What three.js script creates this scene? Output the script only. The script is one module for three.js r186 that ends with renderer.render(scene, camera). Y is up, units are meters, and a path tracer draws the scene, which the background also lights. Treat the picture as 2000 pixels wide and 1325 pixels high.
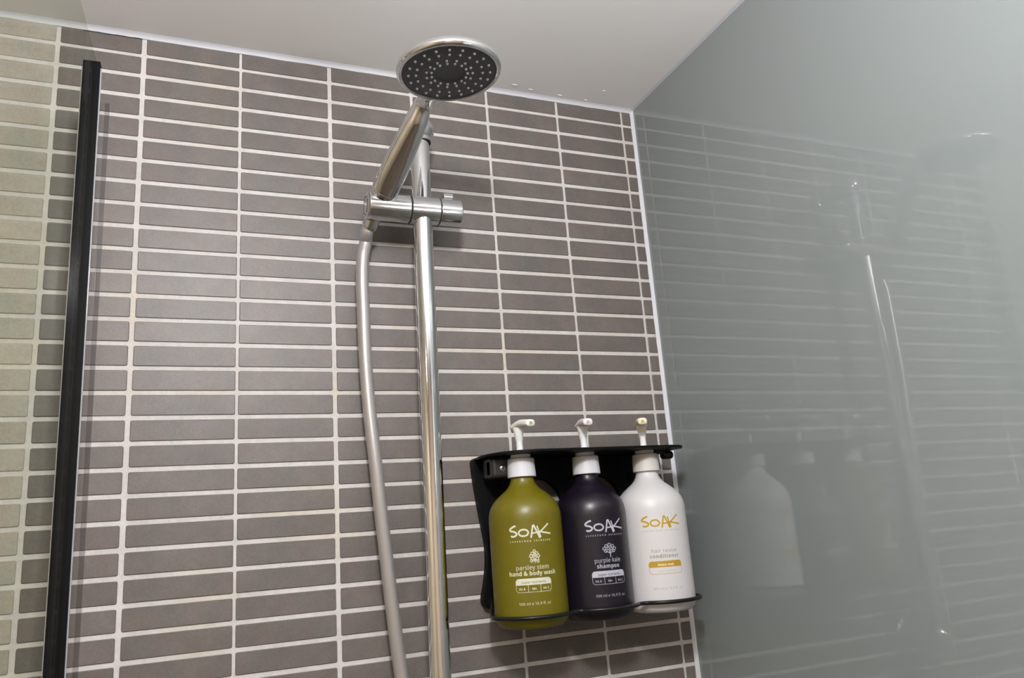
import * as THREE from 'three';
import { mergeGeometries, mergeVertices, toCreasedNormals } from 'three/addons/utils/BufferGeometryUtils.js';
import { RoundedBoxGeometry } from 'three/addons/geometries/RoundedBoxGeometry.js';
import { RectAreaLightUniformsLib } from 'three/addons/lights/RectAreaLightUniformsLib.js';

// ---------------------------------------------------------------- camera, light, exposure
RectAreaLightUniformsLib.init();
const H = 2.25;                                   // ceiling height; heights below are given relative to the ceiling
const scene = new THREE.Scene();
scene.background = new THREE.Color(0x000000);
const camera = new THREE.PerspectiveCamera(46.67, 2000 / 1325, 0.01, 30);
camera.matrixAutoUpdate = true;
{
  const X = new THREE.Vector3(0.92490, -0.07141, 0.37346), Y = new THREE.Vector3(-0.02490, 0.96872, 0.24691), Z = new THREE.Vector3(-0.37941, -0.23766, 0.89419);
  camera.position.set(0.05339, H - 0.55905, 0.84322);
  camera.quaternion.setFromRotationMatrix(new THREE.Matrix4().makeBasis(X, Y, Z));
}
scene.add(camera);
const renderer = new THREE.WebGLRenderer({ antialias: true });
renderer.toneMapping = THREE.LinearToneMapping;
renderer.toneMappingExposure = 0.85;
renderer.shadowMap.enabled = true;
renderer.shadowMap.type = THREE.PCFSoftShadowMap;

// unseen globe lamp over the shower (x, height below the ceiling, z, intensity, colour), added fill uplight and unseen downlight over the bathroom floor
const UNSEEN_GLOBE = [0.09, 0.085, 0.85, 1.95, [1.0, 0.985, 1.0]];
const ADDED_UPLIGHT = [0.545, 0.50, 1.02, 2.0, [1.0, 0.985, 1.0]];
const UNSEEN_DOWN = [-0.62, 1.35, 3.0, [1.0, 0.95, 0.89]];

// ---------------------------------------------------------------- helpers
let seed = 7;
const rnd = () => { seed = (seed * 1664525 + 1013904223) >>> 0; return seed / 4294967296; };
const used = new Map();
function numbered(n) { const k = used.get(n) || 0; used.set(n, k + 1); return k ? `${n}_${String(k).padStart(3, '0')}` : n; }
function shade(o) { o.traverse((c) => { if (c.isMesh) { c.castShadow = true; c.receiveShadow = true; } }); return o; }
function mesh(name, geo, mat, parent) { const m = new THREE.Mesh(geo, mat); m.name = numbered(name); m.castShadow = m.receiveShadow = true; if (parent) parent.add(m); return m; }
function part(name, geo, mat, parent) { const m = new THREE.Mesh(geo, mat); m.name = name; m.castShadow = m.receiveShadow = true; parent.add(m); return m; }
function thing(name, label, category, pos, group) {
  const o = new THREE.Group(); o.name = numbered(name); o.userData = { label, category }; if (group) o.userData.group = group;
  if (pos) o.position.set(...pos); scene.add(o); return o;
}
function struct(name, pos) { const o = new THREE.Group(); o.name = name; o.userData = { kind: 'structure' }; if (pos) o.position.set(...pos); scene.add(o); return o; }
const V = (x, y, z) => new THREE.Vector3(x, y, z);
const box = (x0, x1, y0, y1, z0, z1) => { const g = new THREE.BoxGeometry(x1 - x0, y1 - y0, z1 - z0); g.translate((x0 + x1) / 2, (y0 + y1) / 2, (z0 + z1) / 2); return g; };
const lathe = (pts, n = 48, phi) => new THREE.LatheGeometry(pts.map((p) => new THREE.Vector2(p[0], p[1])), n, phi || 0);
function orient(g, from, dir) { const q = new THREE.Quaternion().setFromUnitVectors(V(0, 1, 0), dir.clone().normalize()); g.applyQuaternion(q); g.translate(from.x, from.y, from.z); return g; }
const rod = (a, b, r, n = 24) => { const d = b.clone().sub(a), g = new THREE.CylinderGeometry(r, r, d.length(), n); g.translate(0, d.length() / 2, 0); return orient(g, a, d); };
const clean = (list) => mergeGeometries(list.map((g) => { let h = g.index ? g.toNonIndexed() : g.clone(); for (const k of Object.keys(h.attributes)) if (!['position', 'normal', 'uv'].includes(k)) h.deleteAttribute(k); return h; }));

// periodic value noise
function noiseTex(size, cell, octaves, fn, srgb) {
  const lat = [];
  for (let o = 0; o < octaves; o++) { const n = cell << o, a = new Float32Array(n * n); for (let i = 0; i < a.length; i++) a[i] = rnd(); lat.push([n, a]); }
  const data = new Uint8Array(size * size * 4);
  for (let y = 0; y < size; y++) for (let x = 0; x < size; x++) {
    const v = lat.map(([n, a]) => {
      const fx = x / size * n, fy = y / size * n, ix = fx | 0, iy = fy | 0; let tx = fx - ix, ty = fy - iy; tx = tx * tx * (3 - 2 * tx); ty = ty * ty * (3 - 2 * ty);
      const x1 = (ix + 1) % n, y1 = (iy + 1) % n;
      return (a[iy * n + ix] * (1 - tx) + a[iy * n + x1] * tx) * (1 - ty) + (a[y1 * n + ix] * (1 - tx) + a[y1 * n + x1] * tx) * ty;
    });
    const c = fn(v, rnd()), i = (y * size + x) * 4;
    data[i] = Math.max(0, Math.min(255, c[0])); data[i + 1] = Math.max(0, Math.min(255, c[1])); data[i + 2] = Math.max(0, Math.min(255, c[2])); data[i + 3] = 255;
  }
  const t = new THREE.DataTexture(data, size, size); t.wrapS = t.wrapT = THREE.RepeatWrapping; t.magFilter = THREE.LinearFilter; t.minFilter = THREE.LinearMipmapLinearFilter; t.generateMipmaps = true;
  if (srgb) t.colorSpace = THREE.SRGBColorSpace; t.needsUpdate = true; return t;
}

// ---------------------------------------------------------------- materials
const tileMap = noiseTex(512, 6, 6, (v, r) => {
  const m = (v[0] * 0.3 + v[1] * 0.25 + v[2] * 0.18 + v[3] * 0.12 + v[4] * 0.15) - 0.5, w = v[1] - v[2], f = (v[5] - 0.5) * 14 + (r - 0.5) * 12;
  return [222 + m * 46 + w * 7 + f, 222 + m * 46 - w * 2 + f, 222 + m * 44 - w * 6 + f];
}, true);
tileMap.repeat.set(1 / 0.22, 1 / 0.22);
const tileBump = noiseTex(256, 16, 4, (v, r) => { const m = 128 + (v[0] - 0.5) * 70 + (v[2] - 0.5) * 90 + (v[3] - 0.5) * 70; return [m, m, m]; });
tileBump.repeat.set(1 / 0.11, 1 / 0.11);
const tileMats = [1.0, 0.95, 1.045, 0.985].map((k) => new THREE.MeshStandardMaterial({ name: 'tile', color: new THREE.Color().setRGB(0.186 * k, 0.163 * k, 0.149 * k), map: tileMap, roughness: 0.46, bumpMap: tileBump, bumpScale: 0.00012 }));
const paleTileMats = [1.0, 0.96, 1.03].map((k) => new THREE.MeshStandardMaterial({ name: 'pale_tile', color: new THREE.Color().setRGB(0.50 * k, 0.458 * k, 0.395 * k), map: tileMap, roughness: 0.42, bumpMap: tileBump, bumpScale: 0.00012 }));
const groutMap = noiseTex(512, 4, 6, (v, r) => {
  const s = Math.max(0, v[1] * 0.6 + v[2] * 0.4 - 0.62) * 2.2, f = (v[5] - 0.5) * 10 + (v[3] - 0.5) * 12 + (r - 0.5) * 8;
  return [243 + f, 240 - s * 10 + f, 237 - s * 30 + f];
}, true);
groutMap.repeat.set(1 / 0.55, 1 / 0.55);
const groutMat = new THREE.MeshStandardMaterial({ name: 'grout', color: new THREE.Color().setRGB(0.64, 0.635, 0.635), map: groutMap, roughness: 0.9, bumpMap: tileBump, bumpScale: 0.0004 });
const caulkMat = new THREE.MeshStandardMaterial({ name: 'caulk', color: new THREE.Color().setRGB(0.60, 0.61, 0.65), roughness: 0.5 });
const ceilBump = noiseTex(256, 32, 3, (v, r) => { const m = 128 + (v[0] - 0.5) * 60 + (v[1] - 0.5) * 60 + (r - 0.5) * 20; return [m, m, m]; });
const ceilMat = new THREE.MeshStandardMaterial({ name: 'ceiling_paint', color: new THREE.Color().setRGB(0.88, 0.872, 0.865), roughness: 0.75 });
const creamMat = new THREE.MeshStandardMaterial({ name: 'cream_paint', color: new THREE.Color().setRGB(0.80, 0.66, 0.54), roughness: 0.8 });
const floorMat = new THREE.MeshStandardMaterial({ name: 'floor_tile', color: new THREE.Color().setRGB(0.24, 0.19, 0.16), map: tileMap, roughness: 0.5 });
const coreMat = new THREE.MeshStandardMaterial({ name: 'plaster', color: new THREE.Color().setRGB(0.6, 0.6, 0.58), roughness: 0.9 });
const panelMat = new THREE.MeshPhysicalMaterial({ name: 'back_painted_glass', color: new THREE.Color().setRGB(0.222, 0.249, 0.248), roughness: 0.0, specularIntensity: 0.5, clearcoat: 1, clearcoatRoughness: 0.0 });
const chrome = new THREE.MeshPhysicalMaterial({ name: 'chrome', color: new THREE.Color().setRGB(0.80, 0.80, 0.805), metalness: 1, roughness: 0.06 });
const chromeSatin = new THREE.MeshPhysicalMaterial({ name: 'satin_chrome', color: new THREE.Color().setRGB(0.70, 0.71, 0.715), metalness: 1, roughness: 0.17 });
const blackGap = new THREE.MeshStandardMaterial({ name: 'dark_seam', color: new THREE.Color().setRGB(0.02, 0.02, 0.02), roughness: 0.7 });
const hoseMat = new THREE.MeshPhysicalMaterial({ name: 'silver_hose', color: new THREE.Color().setRGB(0.44, 0.42, 0.41), metalness: 0.55, roughness: 0.30 });
const faceMat = new THREE.MeshStandardMaterial({ name: 'spray_face', color: new THREE.Color().setRGB(0.042, 0.043, 0.047), roughness: 0.42 });
const nozzleMat = new THREE.MeshStandardMaterial({ name: 'nozzle_rubber', color: new THREE.Color().setRGB(0.50, 0.50, 0.485), roughness: 0.6 });
const blackPlastic = new THREE.MeshPhysicalMaterial({ name: 'black_plastic', color: new THREE.Color().setRGB(0.008, 0.008, 0.009), roughness: 0.34, specularIntensity: 0.6 });
const blackMatte = new THREE.MeshPhysicalMaterial({ name: 'black_bracket', color: new THREE.Color().setRGB(0.004, 0.004, 0.0045), roughness: 0.45, specularIntensity: 0.25 });
const sealMat = new THREE.MeshPhysicalMaterial({ name: 'black_seal', color: new THREE.Color().setRGB(0.005, 0.005, 0.0055), roughness: 0.5, specularIntensity: 0.16 });
const clearPlastic = new THREE.MeshPhysicalMaterial({ name: 'clear_seal', color: new THREE.Color().setRGB(0.91, 0.91, 0.92), transmission: 1, thickness: 0, roughness: 0.08, ior: 1.45, specularIntensity: 0.5 });
const greyPlastic = new THREE.MeshPhysicalMaterial({ name: 'smoky_seal', color: new THREE.Color().setRGB(0.74, 0.74, 0.75), transmission: 1, thickness: 0, roughness: 0.1, ior: 1.45, specularIntensity: 0.5 });
const glassMat = new THREE.MeshPhysicalMaterial({ name: 'clear_glass', color: new THREE.Color().setRGB(0.89, 0.905, 0.87), transmission: 1, thickness: 0, roughness: 0, ior: 1.5, specularIntensity: 0.05 });
const glassEdge = new THREE.MeshPhysicalMaterial({ name: 'glass_edge', color: new THREE.Color().setRGB(0.30, 0.32, 0.29), roughness: 0.2 });
const capMat = new THREE.MeshStandardMaterial({ name: 'white_cap', color: new THREE.Color().setRGB(0.68, 0.69, 0.73), roughness: 0.35 });
const creamCap = new THREE.MeshStandardMaterial({ name: 'ivory_cap', color: new THREE.Color().setRGB(0.66, 0.64, 0.61), roughness: 0.4 });
const blockMat = new THREE.MeshStandardMaterial({ name: 'clamp_plastic', color: new THREE.Color().setRGB(0.017, 0.017, 0.018), roughness: 0.32 });
const steelMat = new THREE.MeshStandardMaterial({ name: 'screw_steel', color: new THREE.Color().setRGB(0.45, 0.44, 0.42), metalness: 1, roughness: 0.3 });

// ---------------------------------------------------------------- room
const XR = 0.6185, XL = -1.15, ZF = 2.3, EDGE = -0.0825;
{
  const f = struct('floor'); part('floor_surface', box(XL - 0.1, XR + 0.1, -0.1, 0, -0.12, ZF + 0.1), floorMat, f);
  const c = struct('ceiling'); part('ceiling_surface', box(XL - 0.1, XR + 0.1, H, H + 0.1, -0.12, ZF + 0.1), ceilMat, c);
  for (const [x, z, w, d] of [[0.5545, 0.036, 0.0026, 0.0016], [0.4335, 0.018, 0.0045, 0.0009], [0.4580, 0.0135, 0.0035, 0.0008], [0.5010, 0.011, 0.004, 0.0008], [0.5410, 0.0095, 0.003, 0.0007]]) { const g = new THREE.SphereGeometry(1, 10, 6); g.scale(w, 0.0007, d); g.translate(x, H, z); part('paint_fleck', g, ceilMat, c); }
  const l = struct('wall_left'); part('wall_surface', box(XL - 0.1, XL, 0, H, -0.02, ZF), creamMat, l);
  const w = struct('wall_front'); part('wall_surface', box(XL - 0.1, XR + 0.1, 0, H, ZF, ZF + 0.1), creamMat, w);
  const r = struct('wall_right');
  part('wall_core', box(XR + 0.006, XR + 0.1, 0, H, -0.02, ZF), coreMat, r);
  part('painted_glass_panel', box(XR, XR + 0.006, 0.0, H - 0.0012, 0.0, ZF), panelMat, r);
}
// tiled wall: every tile a mesh of its own with chamfered edges, grout recessed between
{
  const wall = struct('wall_back');
  part('wall_core', box(XL - 0.1, XR + 0.1, 0, H, -0.12, -0.006), coreMat, wall);
  const grout = box(XL, XR, 0, H, -0.006, -0.0011);
  { const p = grout.attributes.position, u = grout.attributes.uv; for (let i = 0; i < p.count; i++) u.setXY(i, p.getX(i), p.getY(i)); }
  part('grout', grout, groutMat, wall);
  const tileGeo = (w, h, uo, vo) => {
    const ring = (inset, r) => { const a = [], x = w / 2 - inset, y = h / 2 - inset; for (const [sx, sy, a0] of [[1, 1, 0], [-1, 1, 90], [-1, -1, 180], [1, -1, 270]]) for (const t of [0, 45, 90]) { const q = (a0 + t) * Math.PI / 180; a.push([sx * (x - r) + Math.cos(q) * r, sy * (y - r) + Math.sin(q) * r]); } return a; };
    const A = ring(0.0006, 0.0011), B = ring(0, 0.0015), n = A.length, pos = [], uv = [];
    const v = (x, y, z) => { pos.push(x, y, z); uv.push(x + uo, y + vo); };
    for (let i = 1; i < n - 1; i++) { v(...A[0], 0); v(...A[i], 0); v(...A[i + 1], 0); }
    for (let i = 0; i < n; i++) { const j = (i + 1) % n; v(...A[i], 0); v(...B[i], -0.0006); v(...B[j], -0.0006); v(...A[i], 0); v(...B[j], -0.0006); v(...A[j], 0); v(...B[i], -0.0006); v(...B[i], -0.0035); v(...B[j], -0.0035); v(...B[i], -0.0006); v(...B[j], -0.0035); v(...B[j], -0.0006); }
    const g = new THREE.BufferGeometry(); g.setAttribute('position', new THREE.Float32BufferAttribute(pos, 3)); g.setAttribute('uv', new THREE.Float32BufferAttribute(uv, 2));
    return toCreasedNormals(g, 0.6);
  };
  // columns: left edge, right edge
  const cols = [[-0.1830, EDGE - 0.0024, 1], [EDGE + 0.0022, -0.0026, 0], [0.0022, 0.0984, 0], [0.1014, 0.1976, 0], [0.2022, 0.2982, 0], [0.3018, 0.3982, 0], [0.4017, 0.4984, 0], [0.5018, 0.5985, 0], [0.6015, 0.6150, 0]];
  const P = 0.025, ROWS = Math.floor(H / P), SHOWN = 30, rest = [], restPale = [];
  const rowGap = []; for (let i = 0; i <= ROWS; i++) rowGap.push(0.0020 + (rnd() - 0.5) * 0.0006);
  cols.forEach(([x0, x1, pale]) => {
    const kinds = [], w = x1 - x0;
    for (let k = 0; k < 7; k++) kinds.push(tileGeo(w, P - 0.0045, rnd() * 3, rnd() * 3));
    for (let i = 0; i < ROWS; i++) {
      const g = kinds[Math.floor(rnd() * 7)], y = H - (i + 0.5) * P - (i === 0 ? 0.0006 : 0), x = (x0 + x1) / 2 + (rnd() - 0.5) * 0.0004, yy = y + (rnd() - 0.5) * 0.0004;
      const mats = pale ? paleTileMats : tileMats, mat = mats[Math.floor(rnd() * mats.length)];
      const tz = (rnd() - 0.5) * 0.0003;
      if (i < SHOWN) { const m = part('tile', g, mat, wall); m.position.set(x, yy, tz); m.rotation.set((rnd() - 0.5) * 0.004, (rnd() - 0.5) * 0.0025, (rnd() - 0.5) * 0.003); m.name = numbered('tile'); } else { const q = g.clone(); q.translate(x, yy, tz); (pale ? restPale : rest).push(q); }
    }
  });
  for (let c = 0; c < 10; c++) { const g = tileGeo(0.0957, P - 0.0045, rnd(), rnd()); for (let i = 0; i < ROWS; i++) { const q = g.clone(); q.translate(-0.1870 - 0.0478 - c * 0.1, H - (i + 0.5) * P, 0); if (-0.187 - c * 0.1 - 0.0957 > XL) restPale.push(q); } }
  const a = part('lower_tiles', mergeGeometries(rest), tileMats[0], wall); a.userData.kind = 'stuff';
  const b = part('pale_tiles', mergeGeometries(restPale), paleTileMats[0], wall); b.userData.kind = 'stuff';
}
{ // the joint under the top bead has opened at the left: a thin dark gap
  const wall = scene.getObjectByName('wall_back'), pts = []; for (let i = 0; i <= 16; i++) pts.push(V(-0.060 + i * 0.0036, H - 0.0054 + (rnd() - 0.5) * 0.0006, 0.0008));
  part('open_joint', new THREE.TubeGeometry(new THREE.CatmullRomCurve3(pts), 48, 0.00034, 5), blackGap, wall);
}
// silicone beads
function bead(name, a, b, prof, wob) {
  // prof: cross-section corner points given as [u, v] on two directions
  const n = Math.max(2, Math.round(a.distanceTo(b) / 0.012)), o = struct(name), pos = [], idx = [];
  for (let i = 0; i <= n; i++) { const p = a.clone().lerp(b, i / n), k = 1 + (rnd() - 0.5) * wob; for (const q of prof) { pos.push(p.x + q[0] * k, p.y + q[1] * k, p.z + q[2] * k); } }
  const m = prof.length; for (let i = 0; i < n; i++) for (let j = 0; j < m - 1; j++) { const q = i * m + j; idx.push(q, q + 1, q + m, q + 1, q + m + 1, q + m); }
  const g = new THREE.BufferGeometry(); g.setAttribute('position', new THREE.Float32BufferAttribute(pos, 3)); g.setIndex(idx); g.computeVertexNormals();
  const mm = caulkMat; mm.side = THREE.DoubleSide; part('silicone_bead', g, mm, o); return o;
}
bead('trim_1', V(XR, 0, 0), V(XR, H, 0), [[-0.0044, 0, 0], [-0.0040, 0, 0.0006], [-0.0012, 0, 0.0013], [-0.0002, 0, 0.0026], [0, 0, 0.0028]], 0.16);
bead('trim_2', V(XL, H, 0), V(XR, H, 0), [[0, -0.0046, 0], [0, -0.0043, 0.0006], [0, -0.0013, 0.0016], [0, -0.0003, 0.0048], [0, 0, 0.0050]], 0.14);
bead('trim_3', V(XR, H, 0), V(XR, H, ZF), [[0, -0.0014, 0], [-0.0009, -0.0012, 0], [-0.0022, -0.0008, 0], [-0.0046, -0.0003, 0], [-0.0049, 0, 0]], 0.08);

// ---------------------------------------------------------------- lamps (out of the frame, placed to light the shower, ceiling and bathroom)
{
  const [x, h, z, I, c] = UNSEEN_GLOBE;  // unseen lamp, placed to light the tiled wall from above
  const t = thing('unseen_globe_lamp', 'unseen frosted globe lamp under the ceiling, placed to light the tiled shower wall', 'lamp', [x, H, z]);
  part('ceiling_rose', lathe([[0, -0.022], [0.030, -0.021], [0.042, -0.012], [0.045, 0]], 40), caulkMat, t);
  part('stem', rod(V(0, -0.018, 0), V(0, -h + 0.045, 0), 0.012), chromeSatin, t);
  const e = new THREE.MeshStandardMaterial({ name: 'globe_glow', color: 0x333333, emissive: new THREE.Color().setRGB(...c), emissiveIntensity: 9, roughness: 0.5 });
  const b = new THREE.SphereGeometry(0.05, 40, 28); b.translate(0, -h, 0); part('glass_globe', b, e, t);
  const s = new THREE.PointLight(new THREE.Color().setRGB(...c), I, 0, 2); s.position.set(0, -h, 0); s.castShadow = true; s.shadow.radius = 2.4; s.shadow.mapSize.set(1024, 1024); s.shadow.camera.near = 0.06; t.add(s);
}
{
  const [x, h, z, I, c] = ADDED_UPLIGHT;  // added fill light, out of view, to brighten the ceiling
  const t = thing('added_uplight', 'added fill uplight out of view on the grey glass wall, brightening the ceiling', 'lamp', [XR, H - h, z]);
  const dx = x - XR;
  part('wall_bracket', box(dx + 0.02, 0, -0.05, -0.02, -0.03, 0.03), capMat, t);
  part('bowl', lathe([[0, -0.055], [0.018, -0.054], [0.034, -0.046], [0.046, -0.028], [0.052, 0.004], [0.050, 0.004], [0.044, -0.026], [0.032, -0.042], [0, -0.048]], 48).translate(dx, 0, 0), capMat, t);
  const e = new THREE.MeshStandardMaterial({ name: 'lamp_glow', color: 0x222222, emissive: new THREE.Color().setRGB(...c), emissiveIntensity: 8, roughness: 0.4 });
  const d = new THREE.CircleGeometry(0.045, 32); d.rotateX(-Math.PI / 2); d.translate(dx, -0.012, 0); part('lamp_lens', d, e, t);
  const s = new THREE.SpotLight(new THREE.Color().setRGB(...c), I, 0, 1.32, 0.4, 2);
  s.position.set(dx, 0.006, 0); s.target.position.set(dx - 0.12, 1, -0.08); t.add(s); t.add(s.target); s.castShadow = true; s.shadow.radius = 2; s.shadow.mapSize.set(1024, 1024); s.shadow.camera.near = 0.02;
}
{
  const [x, z, I, c] = UNSEEN_DOWN;  // out of view, placed to light the room beyond the screen
  const t = thing('unseen_downlight', 'unseen round ceiling downlight, placed to light the bathroom beyond the glass screen', 'light', [x, H, z]);
  part('trim_ring', lathe([[0.056, -0.004], [0.066, -0.005], [0.069, -0.002], [0.069, 0]], 40), caulkMat, t);
  const e = new THREE.MeshStandardMaterial({ name: 'lamp_glow', color: 0x222222, emissive: new THREE.Color().setRGB(...c), emissiveIntensity: 12, roughness: 0.4 });
  const d = new THREE.CircleGeometry(0.056, 32); d.rotateX(Math.PI / 2); d.translate(0, -0.004, 0);
  part('lamp_lens', d, e, t);
  const s = new THREE.SpotLight(new THREE.Color().setRGB(...c), I, 0, 1.5, 0.35, 2);
  s.position.set(0, -0.012, 0); s.target.position.set(0, -1, 0); t.add(s); t.add(s.target); s.castShadow = true; s.shadow.radius = 2.5; s.shadow.mapSize.set(2048, 2048); s.shadow.camera.near = 0.02;
}

// ---------------------------------------------------------------- glass screen with black edge seal, left
{
  const t = thing('shower_screen', 'clear glass shower screen at the left with a black vertical edge seal', 'shower screen', [-0.0365, 0, 0.104]);
  t.rotation.y = -0.047;
  const top = H - 0.1075, L = 0.95, r = 0.006, s = new THREE.Shape();
  s.moveTo(0, 0.01); s.lineTo(L, 0.01); s.lineTo(L, top); s.lineTo(r, top); s.quadraticCurveTo(0, top, 0, top - r); s.lineTo(0, 0.01);
  const g = new THREE.ExtrudeGeometry(s, { depth: 0.008, bevelEnabled: false }); g.rotateY(-Math.PI / 2); g.translate(0.004, 0, 0);
  part('glass_pane', g, glassMat, t);
  // black seal: body with two ribs on its faces
  const p = new THREE.Shape(); p.moveTo(-0.0066, -0.0048); p.lineTo(-0.0066, 0.0040); p.lineTo(-0.0056, 0.0054); p.lineTo(-0.0012, 0.0058); p.lineTo(-0.0006, 0.0050); p.lineTo(0.0008, 0.0050); p.lineTo(0.0014, 0.0058); p.lineTo(0.0056, 0.0054); p.lineTo(0.0066, 0.0040); p.lineTo(0.0066, -0.0048); p.lineTo(-0.0066, -0.0048);
  const b = new THREE.ExtrudeGeometry(p, { depth: top - 0.013, bevelEnabled: true, bevelThickness: 0.0012, bevelSize: 0.0006, bevelSegments: 2 }); b.rotateX(-Math.PI / 2); b.translate(0, 0.012, 0);
  part('edge_seal', b, sealMat, t);
  const lip = (x0, x1, z) => { const g = new THREE.CylinderGeometry((x1 - x0) / 2, (x1 - x0) / 2, top - 0.018, 14); g.translate((x0 + x1) / 2, (top + 0.006) / 2, z); return g; };
  const lipMat = new THREE.MeshPhysicalMaterial({ name: 'clear_lip', color: new THREE.Color().setRGB(0.72, 0.72, 0.74), transmission: 0.55, thickness: 0, roughness: 0.12, ior: 1.45 });
  part('clear_lip', lip(0.0070, 0.0084, 0.003), lipMat, t); part('clear_lip', lip(-0.0084, -0.0070, 0.003), lipMat, t);
  part('clear_fin', box(0.0068, 0.0122, 0.012, top - 0.040, -0.0007, 0.0), clearPlastic, t);
  part('fin_bulb', box(0.0122, 0.0162, 0.012, top - 0.040, -0.0014, 0.0008), greyPlastic, t);
}

// ---------------------------------------------------------------- shower rail: bar, mounts, slider
const BX = 0.2868, BZ = 0.052, SY = H - 0.2022;
{
  const t = thing('shower_rail', 'vertical chrome shower rail with a sliding bracket on the tiled wall', 'shower rail', [BX, H - 0.71, 0]);
  const y = (v) => v - (H - 0.71);
  const tilt = 0.0052;
  const bar = rod(V(0, -0.02, BZ), V(tilt, y(H - 0.1175), BZ), 0.0109, 48); part('bar', bar, chrome, t);
  const mount = (name, yy, x) => {
    const g = [orient(lathe([[0, 0.0680], [0.0035, 0.0677], [0.0072, 0.0664], [0.0108, 0.0640], [0.0138, 0.0604], [0.0157, 0.0560], [0.0163, 0.0510], [0.0158, 0.0440], [0.0146, 0.0360], [0.0134, 0.026], [0.0128, 0.012], [0.0130, 0.006], [0.0182, 0.0048], [0.019, 0.002], [0.019, 0]].reverse(), 56), V(x, yy, 0), V(0, 0, 1))];
    g.push(rod(V(x, yy, BZ), V(x, yy - 0.0155, BZ), 0.0121, 40));
    part(name, clean(g), chromeSatin, t);
    part('mount_seam', rod(V(x, yy - 0.0156, BZ), V(x, yy - 0.0166, BZ), 0.0114, 40), blackGap, t);
  };
  mount('wall_mount', y(H - 0.1030), tilt + 0.0015);
  mount('wall_mount', -0.018, 0);
  // slider
  const sy = y(SY), SR = 0.0160, cy = (x0, x1, r, ch = 0.0012) => orient(lathe([[0, 0], [r - ch, 0], [r, ch], [r, x1 - x0 - ch], [r - ch, x1 - x0], [0, x1 - x0]], 64), V(x0, sy, BZ), V(1, 0, 0));
  const sx = 0.0039;
  const slider = part('slider', clean([cy(-0.0578, sx - 0.0142, SR, 0.0016), cy(sx - 0.0136, sx + 0.0186, SR, 0.0005), orient(lathe([[0, 0.0022], [0.0085, 0.0018], [0.0092, 0.0004], [0.0112, 0.0002], [0.0118, 0.0014], [0.0138, 0.0012], [0.0146, 0]].reverse(), 48), V(-0.0578, sy, BZ), V(-1, 0, 0))]), chromeSatin, t);
  part('seam', clean([cy(sx - 0.0142, sx - 0.0136, SR - 0.0005, 0.0001), cy(sx + 0.0186, sx + 0.0194, SR - 0.0005, 0.0001)]), blackGap, slider);
  part('clamp_knob', cy(sx + 0.0194, 0.0484, SR - 0.0002, 0.0012), chromeSatin, slider);
  const lev = new RoundedBoxGeometry(0.012, 0.006, 0.011, 3, 0.0014); lev.rotateX(-0.25); lev.translate(0.0345, sy + 0.0172, BZ + 0.002); part('release_lever', lev, chromeSatin, slider);
}

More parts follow.
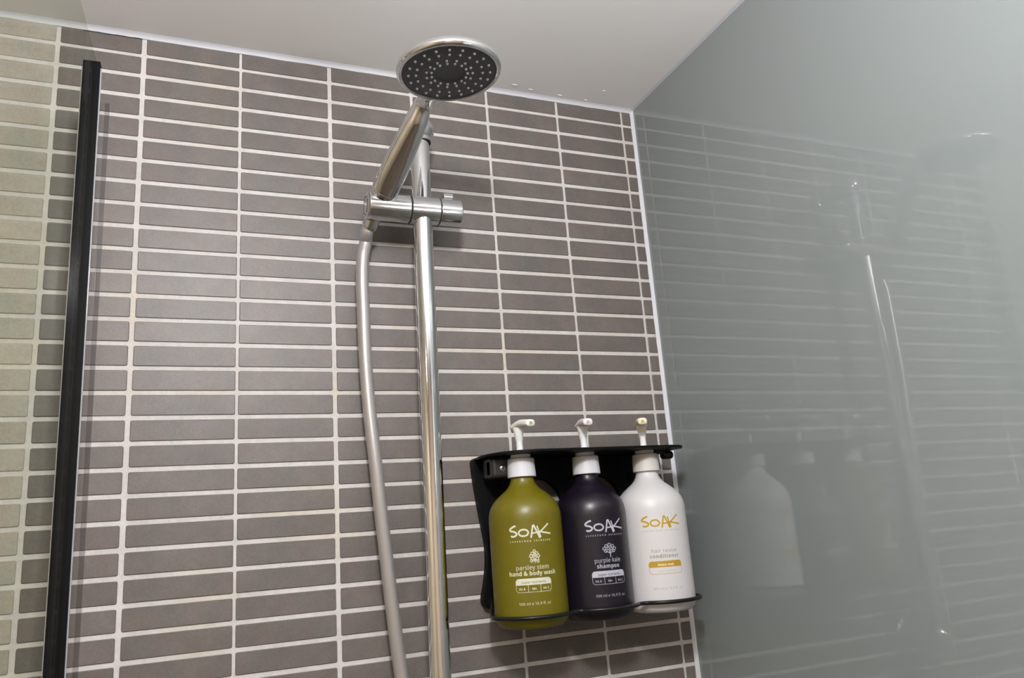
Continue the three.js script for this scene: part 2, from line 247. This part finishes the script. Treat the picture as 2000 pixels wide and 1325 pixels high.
// ---------------------------------------------------------------- hand shower
const N = V(0.2720, H - 0.1232, 0.141), A = V(0.2410, H - 0.2022, 0.052), AX = A.clone().sub(N).normalize();
{
  const head = V(0.2764, H - 0.1308, 0.2125);
  const t = thing('hand_shower', 'chrome hand shower with round dark spray face held in the rail bracket', 'shower head', [A.x, A.y, A.z]);
  const rel = (v) => v.clone().sub(A);
  // handle: superellipse sections along a curve from the socket to the back of the head
  const side = V(0.93, -0.07, 0.36);
  const back = (d) => A.clone().addScaledVector(AX, -d);
  const ctrl = [[back(0.0110), 0.0100, 0.0092], [back(0.0150), 0.0130, 0.0108], [back(0.0210), 0.0146, 0.0118], [back(0.034), 0.0149, 0.0122], [A.clone().lerp(N, 0.46), 0.0146, 0.0122], [A.clone().lerp(N, 0.64), 0.0136, 0.0116], [A.clone().lerp(N, 0.80), 0.0126, 0.0108], [N.clone().add(V(0, 0.0004, 0)), 0.0098, 0.0088], [head.clone().add(V(0.0005, 0.0085, -0.0445)), 0.0112, 0.0072], [head.clone().add(V(0, 0.0100, -0.018)), 0.016, 0.0060]];
  const curve = new THREE.CatmullRomCurve3(ctrl.map((c) => rel(c[0])), false, 'centripetal');
  const S = 72, M = 56, pos = [], idx = [];
  for (let i = 0; i <= S; i++) {
    const u = i / S, p = curve.getPoint(u), tg = curve.getTangent(u), f = u * (ctrl.length - 1), k = Math.min(ctrl.length - 2, Math.floor(f)), q = f - k, e = q * q * (3 - 2 * q);
    let a = ctrl[k][1] * (1 - e) + ctrl[k + 1][1] * e, b = ctrl[k][2] * (1 - e) + ctrl[k + 1][2] * e;
    const sx = side.clone().addScaledVector(tg, -side.dot(tg)).normalize(), sz = tg.clone().cross(sx).normalize();
    const ex = 2 / (2.0 + 1.1 * Math.max(0, 1 - Math.abs(u - 0.35) / 0.35));
    for (let j = 0; j < M; j++) { const w = j / M * Math.PI * 2, c = Math.cos(w), s = Math.sin(w), X = a * Math.sign(c) * Math.abs(c) ** ex, Z = b * Math.sign(s) * Math.abs(s) ** ex; pos.push(p.x + sx.x * X + sz.x * Z, p.y + sx.y * X + sz.y * Z, p.z + sx.z * X + sz.z * Z); }
  }
  for (let i = 0; i < S; i++) for (let j = 0; j < M; j++) { const a = i * M + j, b = i * M + (j + 1) % M; idx.push(a, b, a + M, b, b + M, a + M); }
  for (const [row, flip] of [[0, 1], [S, 0]]) { const c = pos.length / 3, p = curve.getPoint(row / S); pos.push(p.x, p.y, p.z); for (let j = 0; j < M; j++) { const a = row * M + j, b = row * M + (j + 1) % M; flip ? idx.push(c, b, a) : idx.push(c, a, b); } }
  const hg = new THREE.BufferGeometry(); hg.setAttribute('position', new THREE.Float32BufferAttribute(pos, 3)); hg.setIndex(idx); hg.computeVertexNormals();
  const hm = chrome.clone(); hm.side = THREE.DoubleSide;
  part('handle', hg, hm, t);
  // head: axis points to the back (up)
  const up = V(-0.03, 1, 0.0).normalize(), hp = rel(head);
  const shell = lathe([[0.0455, -0.0005], [0.0468, -0.0016], [0.0484, -0.0012], [0.0497, 0.0004], [0.0503, 0.0026], [0.0500, 0.0052], [0.0487, 0.0076], [0.0460, 0.0096], [0.041, 0.0118], [0.032, 0.0142], [0.020, 0.0160], [0.009, 0.0166], [0, 0.0167]], 72);
  part('head_shell', orient(shell, hp, up), chrome, t);
  const face = part('spray_face', orient(lathe([[0, 0.0012], [0.0142, 0.0012], [0.0150, 0.0002], [0.0158, -0.0004], [0.030, -0.0006], [0.0458, -0.0002], [0.0462, 0.002]].reverse(), 72), hp, up), faceMat, t);
  const q = new THREE.Quaternion().setFromUnitVectors(V(0, 1, 0), up), ng = lathe([[0, -0.0012], [0.0009, -0.0012], [0.0013, -0.0004], [0.0014, 0.0012]].reverse(), 10);
  for (const [r, n, a0] of [[0.0390, 20, 0.01], [0.0318, 20, 0.01], [0.0222, 15, 0.0], [0.0174, 15, 0.0]]) for (let i = 0; i < n; i++) {
    const w = a0 + i / n * Math.PI * 2, m = part('nozzle', ng, nozzleMat, face); m.position.copy(V(Math.sin(w) * r, -0.0006, Math.cos(w) * r).applyQuaternion(q).add(hp)); m.quaternion.copy(q);
  }
  part('base_ring', orient(lathe([[0.0086, -0.004], [0.0106, -0.003], [0.0110, 0.0], [0.0104, 0.0016], [0.0086, 0.002]], 40), rel(back(0.0155)), AX.clone().negate()), blackGap, t);
}

// ---------------------------------------------------------------- hose
{
  const e = A.clone().addScaledVector(AX, 0.0135), z = 0.0235, pts = [e.clone(), e.clone().addScaledVector(AX, 0.008), e.clone().add(V(-0.0055, -0.0165, -0.0105)), V(0.2332, H - 0.232, z + 0.0005), V(0.2294, H - 0.2505, z), V(0.2279, H - 0.280, z - 0.001), V(0.2282, H - 0.310, z - 0.001), V(0.2290, H - 0.367, z - 0.001), V(0.2318, H - 0.4225, z - 0.001), V(0.2362, H - 0.4767, z), V(0.2404, H - 0.5293, z), V(0.2451, H - 0.5807, z), V(0.2496, H - 0.6307, z), V(0.2562, H - 0.6915, z), V(0.270, H - 0.80, z + 0.004), V(0.285, H - 1.0, 0.04), V(0.30, H - 1.15, 0.07)];
  const t = thing('shower_hose', 'smooth silver shower hose hanging left of the chrome rail', 'hose', [e.x, e.y, e.z]);
  const c = new THREE.CatmullRomCurve3(pts.map((p) => p.clone().sub(e)), false, 'centripetal');
  part('tube', new THREE.TubeGeometry(c, 220, 0.0071, 28), hoseMat, t);
  part('ferrule', orient(lathe([[0, 0], [0.0092, 0], [0.0094, 0.002], [0.0089, 0.003], [0.0087, 0.010], [0.0080, 0.0140], [0.0070, 0.0145]], 40), V(0, 0, 0), V(-0.22, -0.78, -0.52)), chromeSatin, t);
}

// ---------------------------------------------------------------- dispenser bracket
const BZ2 = 0.055, BXS = [0.3875, 0.4657, 0.5430], CX = 0.4657;
{
  const t = thing('dispenser_bracket', 'black wall bracket with holed top plate and scalloped wire holding three bottles', 'bracket', [CX, H - 0.56, 0]);
  const ry = (v) => v + 0.56;   // heights relative to the ceiling -> local
  // back plate: waisted outline with two round openings
  const s = new THREE.Shape(), W = 0.1165, yt = ry(-0.4775), yb = ry(-0.6365);
  s.moveTo(-W + 0.004, yt); s.lineTo(W - 0.004, yt); s.quadraticCurveTo(W, yt, W, yt - 0.005); s.quadraticCurveTo(W - 0.001, yt - 0.03, W - 0.010, ry(-0.565)); s.quadraticCurveTo(W - 0.013, ry(-0.59), W - 0.004, ry(-0.622)); s.quadraticCurveTo(W, yb, W - 0.012, yb);
  s.lineTo(-W + 0.012, yb); s.quadraticCurveTo(-W, yb, -W + 0.004, ry(-0.622)); s.quadraticCurveTo(-W + 0.013, ry(-0.59), -W + 0.010, ry(-0.565)); s.quadraticCurveTo(-W + 0.001, yt - 0.03, -W, yt - 0.005); s.quadraticCurveTo(-W, yt, -W + 0.004, yt);
  for (const x of [-0.0391, 0.0387]) { const h = new THREE.Path(); h.absellipse(x, ry(-0.5420), 0.0315, 0.040, 0, Math.PI * 2, true); s.holes.push(h); }
  const bp = new THREE.ExtrudeGeometry(s, { depth: 0.007, bevelEnabled: true, bevelThickness: 0.0012, bevelSize: 0.0012, bevelSegments: 3, curveSegments: 32 }); bp.translate(0, 0, 0.0014);
  part('back_plate', bp, blackMatte, t);
  for (const x of [-0.088, -0.0, 0.0815]) { part('plate_screw', orient(lathe([[0, 0.0022], [0.0018, 0.0021], [0.0022, 0.0012], [0.0044, 0.001], [0.0048, 0]].reverse(), 24), V(x, ry(-0.505), 0.0095), V(0, 0, 1)), blackMatte, t); }
  // top plate with three holes
  const o = new THREE.Shape(), zf = 0.088; // shape in x / z
  o.moveTo(-0.114, 0.0095); o.lineTo(-0.116, 0.028); o.bezierCurveTo(-0.117, 0.060, -0.104, zf - 0.003, -0.072, zf); o.lineTo(0.085, zf); o.quadraticCurveTo(0.113, zf, 0.1175, 0.070); o.lineTo(0.119, 0.040); o.lineTo(0.114, 0.0095); o.lineTo(-0.114, 0.0095);
  for (const x of BXS) { const h = new THREE.Path(); h.absarc(x - CX, BZ2, 0.0118, 0, Math.PI * 2, true); o.holes.push(h); }
  const tp = new THREE.ExtrudeGeometry(o, { depth: 0.0016, bevelEnabled: true, bevelThickness: 0.0006, bevelSize: 0.0006, bevelSegments: 2, curveSegments: 28 }); tp.rotateX(Math.PI / 2); tp.translate(0, ry(-0.4772), 0);
  part('top_plate', tp, blackMatte, t);
  // clamp blocks
  const block = (x, y, z, w, h, d) => { const g = new RoundedBoxGeometry(w, h, d, 4, 0.0042); g.translate(x, y, z); return g; };
  const b1 = part('clamp_block', clean([block(-0.0960, ry(-0.4910), 0.0385, 0.026, 0.0225, 0.022), block(-0.1025, ry(-0.4902), 0.031, 0.013, 0.0245, 0.028)]), blockMat, t);
  const sc = part('screw', orient(lathe([[0, 0.0016], [0.0022, 0.0014], [0.0034, 0.0004], [0.0036, 0]].reverse(), 24), V(-0.0975, ry(-0.4920), 0.0494), V(0, 0, 1)), steelMat, b1); sc.userData.label = 'steel cross-head screw';
  part('screw_slot', clean([box(-0.0998, -0.0952, ry(-0.4920) - 0.0005, ry(-0.4920) + 0.0005, 0.0500, 0.0512), box(-0.0980, -0.0970, ry(-0.4920) - 0.0022, ry(-0.4920) + 0.0022, 0.0500, 0.0512)]), blackGap, b1);
  part('clamp_block', clean([block(0.1105, ry(-0.4845), 0.050, 0.0145, 0.0095, 0.012), box(0.092, 0.105, ry(-0.4835), ry(-0.4795), 0.052, 0.056)]), blackPlastic, t);
  // scalloped retaining wire
  const pts = [], R = 0.0435, wy = ry(-0.6425);
  pts.push(V(-0.104, ry(-0.629), 0.008), V(-0.1085, ry(-0.634), 0.020), V(-0.1145, wy + 0.001, 0.034));
  BXS.forEach((x, k) => { const a0 = k === 0 ? -82 : -52, a1 = k === 2 ? 80 : 52, n = 9; for (let i = 0; i <= n; i++) { const w = (a0 + (a1 - a0) * i / n) * Math.PI / 180; pts.push(V(x - CX + Math.sin(w) * R, wy, BZ2 + Math.cos(w) * R)); } });
  pts.push(V(0.1215, wy, 0.040), V(0.117, wy, 0.022), V(0.104, wy + 0.006, 0.009));
  const c = new THREE.CatmullRomCurve3(pts, false, 'centripetal');
  part('retaining_wire', new THREE.TubeGeometry(c, 260, 0.0021, 14), blackPlastic, t);
}

// ---------------------------------------------------------------- bottles
const SANS = 'sans-serif';
function print(bg, ink, kind) {
  const k = 8, sx = 1.1, W = Math.round(242 * k), Hh = 120 * k, cv = document.createElement('canvas'); cv.width = W; cv.height = Hh;
  const g = cv.getContext('2d'); g.fillStyle = bg; g.fillRect(0, 0, W, Hh);
  // origin: middle of the word mark, 20 mm below the top of the band; unit mm
  const u = 0.0790, X = (x) => W / 2 + x * k * u * sx, Y = (y) => (20 + y * u) * k; // x, y in the units the print was measured in
  const col = kind === 'conditioner' ? '#b3901f' : ink;
  g.strokeStyle = col; g.lineCap = 'round'; g.lineJoin = 'round';
  const stroke = (p, w) => { g.lineWidth = w * k * u; g.beginPath(); p.forEach((q, i) => (i ? g.lineTo(X(q[0]), Y(q[1])) : g.moveTo(X(q[0]), Y(q[1])))); g.stroke(); };
  const smooth = (p, w) => { const c = new THREE.CatmullRomCurve3(p.map((q) => V(q[0], q[1], 0))).getPoints(40).map((q) => [q.x, q.y]); stroke(c, w); };
  smooth([[-176, -84], [-200, -76], [-240, -46], [-236, -28], [-190, -14], [-160, 14], [-178, 38], [-212, 46], [-226, 40]], 24);      // S
  smooth([[-78, -36], [-118, -26], [-136, 2], [-122, 34], [-82, 46], [-38, 34], [-24, 2], [-44, -26], [-80, -37]], 21);               // o
  stroke([[6, 66], [34, -78], [46, -80], [108, 74]], 21); stroke([[14, 20], [92, 8]], 18);                                          // A
  stroke([[86, -64], [122, 66]], 19); stroke([[228, -88], [100, 22]], 20); stroke([[112, 2], [252, 34]], 21);                        // K
  const text = (s, y, size, w, weight = '', c = ink) => { g.fillStyle = c; g.font = `${weight} ${size * k * u}px ${SANS}`; g.textAlign = 'left'; g.textBaseline = 'alphabetic'; const m = g.measureText(s).width, sp = (w * k * u * sx - m) / (s.length - 1); let x = X(0) - w * k * u * sx / 2; for (const ch of s) { g.fillText(ch, x, Y(y)); x += g.measureText(ch).width + sp; } };
  const at = (s, x, y, size, weight = '', c = ink) => { g.fillStyle = c; g.font = `${weight} ${size * k * u}px ${SANS}`; g.textAlign = 'center'; g.fillText(s, X(x), Y(y)); };
  text('SUPERFOOD SKINCARE', 120, 27, 500, 'bold', kind === 'conditioner' ? '#a9a48c' : ink);
  const badge = (y0, y1, fill, top, boxes) => {
    const x0 = -212, x1 = 212, m = y0 + (y1 - y0) * 0.47, r = 42;
    const rr = () => { g.beginPath(); g.moveTo(X(x0 + r), Y(y0)); g.arcTo(X(x1), Y(y0), X(x1), Y(y1), r * k * u); g.arcTo(X(x1), Y(y1), X(x0), Y(y1), r * k * u); g.arcTo(X(x0), Y(y1), X(x0), Y(y0), r * k * u); g.arcTo(X(x0), Y(y0), X(x1), Y(y0), r * k * u); g.closePath(); };
    g.save(); rr(); g.clip(); g.fillStyle = fill; g.fillRect(X(x0), Y(y0), X(x1) - X(x0), Y(m) - Y(y0)); g.restore();
    g.strokeStyle = fill; g.lineWidth = 5 * k * u; rr(); g.stroke();
    at(top, 0, m - 17, 46, kind === 'conditioner' ? 'bold' : '', kind === 'conditioner' ? '#f1e9c8' : bg);
    if (boxes.length === 3) { boxes.forEach((b, i) => at(b, -142 + i * 142, y1 - 26, 38, 'bold')); for (const x of [-68, 76]) stroke([[x, m], [x, y1]], 6); } else at(boxes[0], 0, y1 - 24, 38, '', '#bdb79f');
  };
  g.lineWidth = 1;
  if (kind === 'wash') {
    g.strokeStyle = ink; for (const [x, y, r] of [[30, 238, 15], [4, 268, 17], [58, 266, 16], [-12, 300, 18], [32, 292, 14], [74, 300, 17], [2, 330, 17], [60, 334, 18], [-8, 358, 14], [30, 350, 13], [66, 366, 14]]) { g.lineWidth = 7 * k * u; g.beginPath(); for (let i = 0; i <= 30; i++) { const a = i / 30 * 6.2832, q = r * (1 + 0.28 * Math.sin(a * 5)); const px = X(x + Math.cos(a) * q), py = Y(y + Math.sin(a) * q); i ? g.lineTo(px, py) : g.moveTo(px, py); } g.stroke(); } stroke([[30, 250], [32, 385]], 7);
    text('parsley stem', 462, 74, 400); text('hand & body wash', 534, 74, 582, 'bold'); badge(570, 734, ink, 'super nutrients', ['Vit A', 'Mn', 'Vit C']);
  } else if (kind === 'shampoo') {
    for (const [x, y, r] of [[30, 238, 24], [-12, 252, 22], [74, 256, 22], [-38, 284, 22], [100, 288, 22], [14, 284, 20], [54, 288, 20], [-20, 316, 22], [84, 318, 20], [34, 322, 16]]) { g.strokeStyle = ink; g.lineWidth = 6 * k * u; g.beginPath(); for (let i = 0; i <= 30; i++) { const a = i / 30 * 6.2832, q = r * (0.8 + 0.2 * Math.sin(a * 7)); const px = X(x + Math.cos(a) * q), py = Y(y + Math.sin(a) * q); i ? g.lineTo(px, py) : g.moveTo(px, py); } g.stroke(); } stroke([[-20, 316], [36, 350], [84, 318]], 7); stroke([[36, 330], [36, 392]], 12);
    text('purple kale', 460, 74, 345); text('shampoo', 530, 74, 296, 'bold'); badge(566, 730, ink, 'super nutrients', ['Vit A', 'Mn', 'Vit C']);
  } else {
    text('hair revive', 400, 68, 330, '', '#8d8878'); text('conditioner', 472, 70, 378, 'bold', '#8d8878'); badge(514, 680, '#b08d2c', 'maca root', ['super nutrients']);
  }
  text('500 ml e 16.9 fl. oz', kind === 'conditioner' ? 885 : 890, 46, 378, '', kind === 'conditioner' ? '#a9a596' : ink);
  const tx = new THREE.CanvasTexture(cv); tx.colorSpace = THREE.SRGBColorSpace; tx.wrapS = THREE.RepeatWrapping; tx.wrapT = THREE.ClampToEdgeWrapping; tx.anisotropy = 8; return tx;
}
const BOT = H - 0.6545, R = 0.0385;
const profile = [[0, 0.0012], [0.026, 0.0012], [0.0295, 0], [0.0330, 0.0008], [0.0365, 0.0042], [0.0379, 0.0078], [R, 0.012], [R, 0.030], [R, 0.055], [R, 0.080], [R, 0.106], [0.0383, 0.1115], [0.0374, 0.1165], [0.0357, 0.1213], [0.0328, 0.1258], [0.0286, 0.1303], [0.0236, 0.1345], [0.0188, 0.1382], [0.0155, 0.1418], [0.0134, 0.1456], [0.0126, 0.1490], [0.0124, 0.1530]];
function bottle(k, label, tex, az, capM, pumpAz, pumpLen, pumpMats, rough) {
  const x = BXS[k], t = thing('pump_bottle', label, 'bottle', [x, BOT, BZ2], 'pump bottles in the dispenser bracket');
  const g = lathe(profile, 96), p = g.attributes.position, u = g.attributes.uv, band1 = H - 0.5605 + 0.020 - BOT; // top of the print band
  for (let i = 0; i < p.count; i++) u.setY(i, 1 - (band1 - p.getY(i)) / 0.120);
  g.rotateY(az - Math.PI);
  part('body', g, new THREE.MeshPhysicalMaterial({ name: 'bottle_plastic', map: tex, roughness: rough, specularIntensity: 0.9 }), t);
  // ribbed cap
  const cg = lathe([[0.0118, 0.1515], [0.0150, 0.1512], [0.0154, 0.1520], [0.0146, 0.1700], [0.0138, 0.1714], [0.0060, 0.1716]], 120), cp = cg.attributes.position;
  for (let i = 0; i < cp.count; i++) { const a = Math.round(Math.atan2(cp.getX(i), cp.getZ(i)) / (Math.PI * 2) * 120), y = cp.getY(i); if (y > 0.1518 && y < 0.1712 && a % 2) { cp.setX(i, cp.getX(i) * 0.982); cp.setZ(i, cp.getZ(i) * 0.982); } }
  cg.computeVertexNormals(); part('cap', cg, capM, t);
  // pump
  const pump = part('pump_collar', lathe([[0.0108, 0.171], [0.0108, 0.1772], [0.0106, 0.1795], [0.0050, 0.1800]], 40), capM, t);
  part('plunger', lathe([[0.0036, 0.178], [0.0036, 0.1905], [0.0042, 0.1908], [0.0047, 0.1965], [0.0050, 0.1990], [0, 0.1992]], 28), pumpMats[1], pump);
  const sp = [];
  sp.push(lathe([[0.0048, 0.1965], [0.0054, 0.1990], [0.0060, 0.2025], [0.0066, 0.2065], [0.0050, 0.2080], [0, 0.2082]], 28));
  // spout: flat tapering tongue, curved, with an open tip
  const pts = [], n = 16, M = 20, pos = [], idx = [];
  for (let i = 0; i <= n; i++) { const q = i / n, zz = -0.0105 + q * (pumpLen + 0.0105), yy = 0.2045 + 0.0042 * Math.sin(Math.min(1, q * 1.25) * Math.PI * 0.62) - 0.0022 * Math.max(0, q - 0.55) / 0.45, a = q < 0.12 ? 0.0018 + 0.0052 * (q / 0.12) : 0.0076 - 0.0026 * (q - 0.12) / 0.88, b = q < 0.12 ? 0.0012 + 0.0020 * (q / 0.12) : 0.0036 + 0.0002 * q; for (let j = 0; j < M; j++) { const w = j / M * Math.PI * 2, c = Math.cos(w), s = Math.sin(w), e = 0.75; pos.push(a * Math.sign(c) * Math.abs(c) ** e, yy + b * Math.sign(s) * Math.abs(s) ** e, zz); } }
  for (let i = 0; i < n; i++) for (let j = 0; j < M; j++) { const a = i * M + j, b = i * M + (j + 1) % M; idx.push(a, b, a + M, b, b + M, a + M); }
  for (const [row, f] of [[0, 1], [n, 0]]) { const c = pos.length / 3; let cy = 0; for (let j = 0; j < M; j++) cy += pos[(row * M + j) * 3 + 1] / M; pos.push(0, cy, pos[row * M * 3 + 2]); for (let j = 0; j < M; j++) { const a = row * M + j, b = row * M + (j + 1) % M; f ? idx.push(c, b, a) : idx.push(c, a, b); } }
  const tg = new THREE.BufferGeometry(); tg.setAttribute('position', new THREE.Float32BufferAttribute(pos, 3)); tg.setIndex(idx); tg.computeVertexNormals(); tg.setAttribute('uv', new THREE.Float32BufferAttribute(new Float32Array(pos.length / 3 * 2), 2));
  sp.push(tg);
  const sg = clean(sp); sg.rotateY(pumpAz); part('spout', sg, pumpMats[0], pump);
  const hole = new THREE.CylinderGeometry(0.0017, 0.0017, 0.0008, 16); hole.rotateX(Math.PI / 2); hole.translate(0, 0.2045 + 0.0042 * Math.sin(0.62 * Math.PI) - 0.0022, pumpLen); hole.rotateY(pumpAz); part('spout_hole', hole, new THREE.MeshStandardMaterial({ name: 'spout_hole', color: pumpMats[2], roughness: 0.6 }), pump);
  return t;
}
const plast = (r, g, b, rough = 0.4) => new THREE.MeshStandardMaterial({ name: 'pump_plastic', color: new THREE.Color().setRGB(r, g, b), roughness: rough });
const D2 = Math.PI / 180;
bottle(0, 'olive green pump bottle of hand and body wash, at the left end of the bracket', print('#675f0c', '#cfcfc0', 'wash'), -16.5 * D2, capMat, 6 * D2, 0.028, [plast(0.80, 0.80, 0.74), plast(0.74, 0.77, 0.76), 0x9a9468], 0.36);
bottle(1, 'dark purple pump bottle of shampoo between the green and the white bottle', print('#16111d', '#b4b5c2', 'shampoo'), -6 * D2, capMat, -14 * D2, 0.029, [plast(0.82, 0.76, 0.74), plast(0.82, 0.82, 0.85), 0xc09a98], 0.33);
bottle(2, 'white pump bottle of hair conditioner with gold lettering, beside the glass wall', print('#d0cecf', '#77725f', 'conditioner'), -17 * D2, creamCap, -28 * D2, 0.029, [plast(0.80, 0.74, 0.58), plast(0.84, 0.83, 0.84), 0xb0a060], 0.38);

renderer.render(scene, camera);
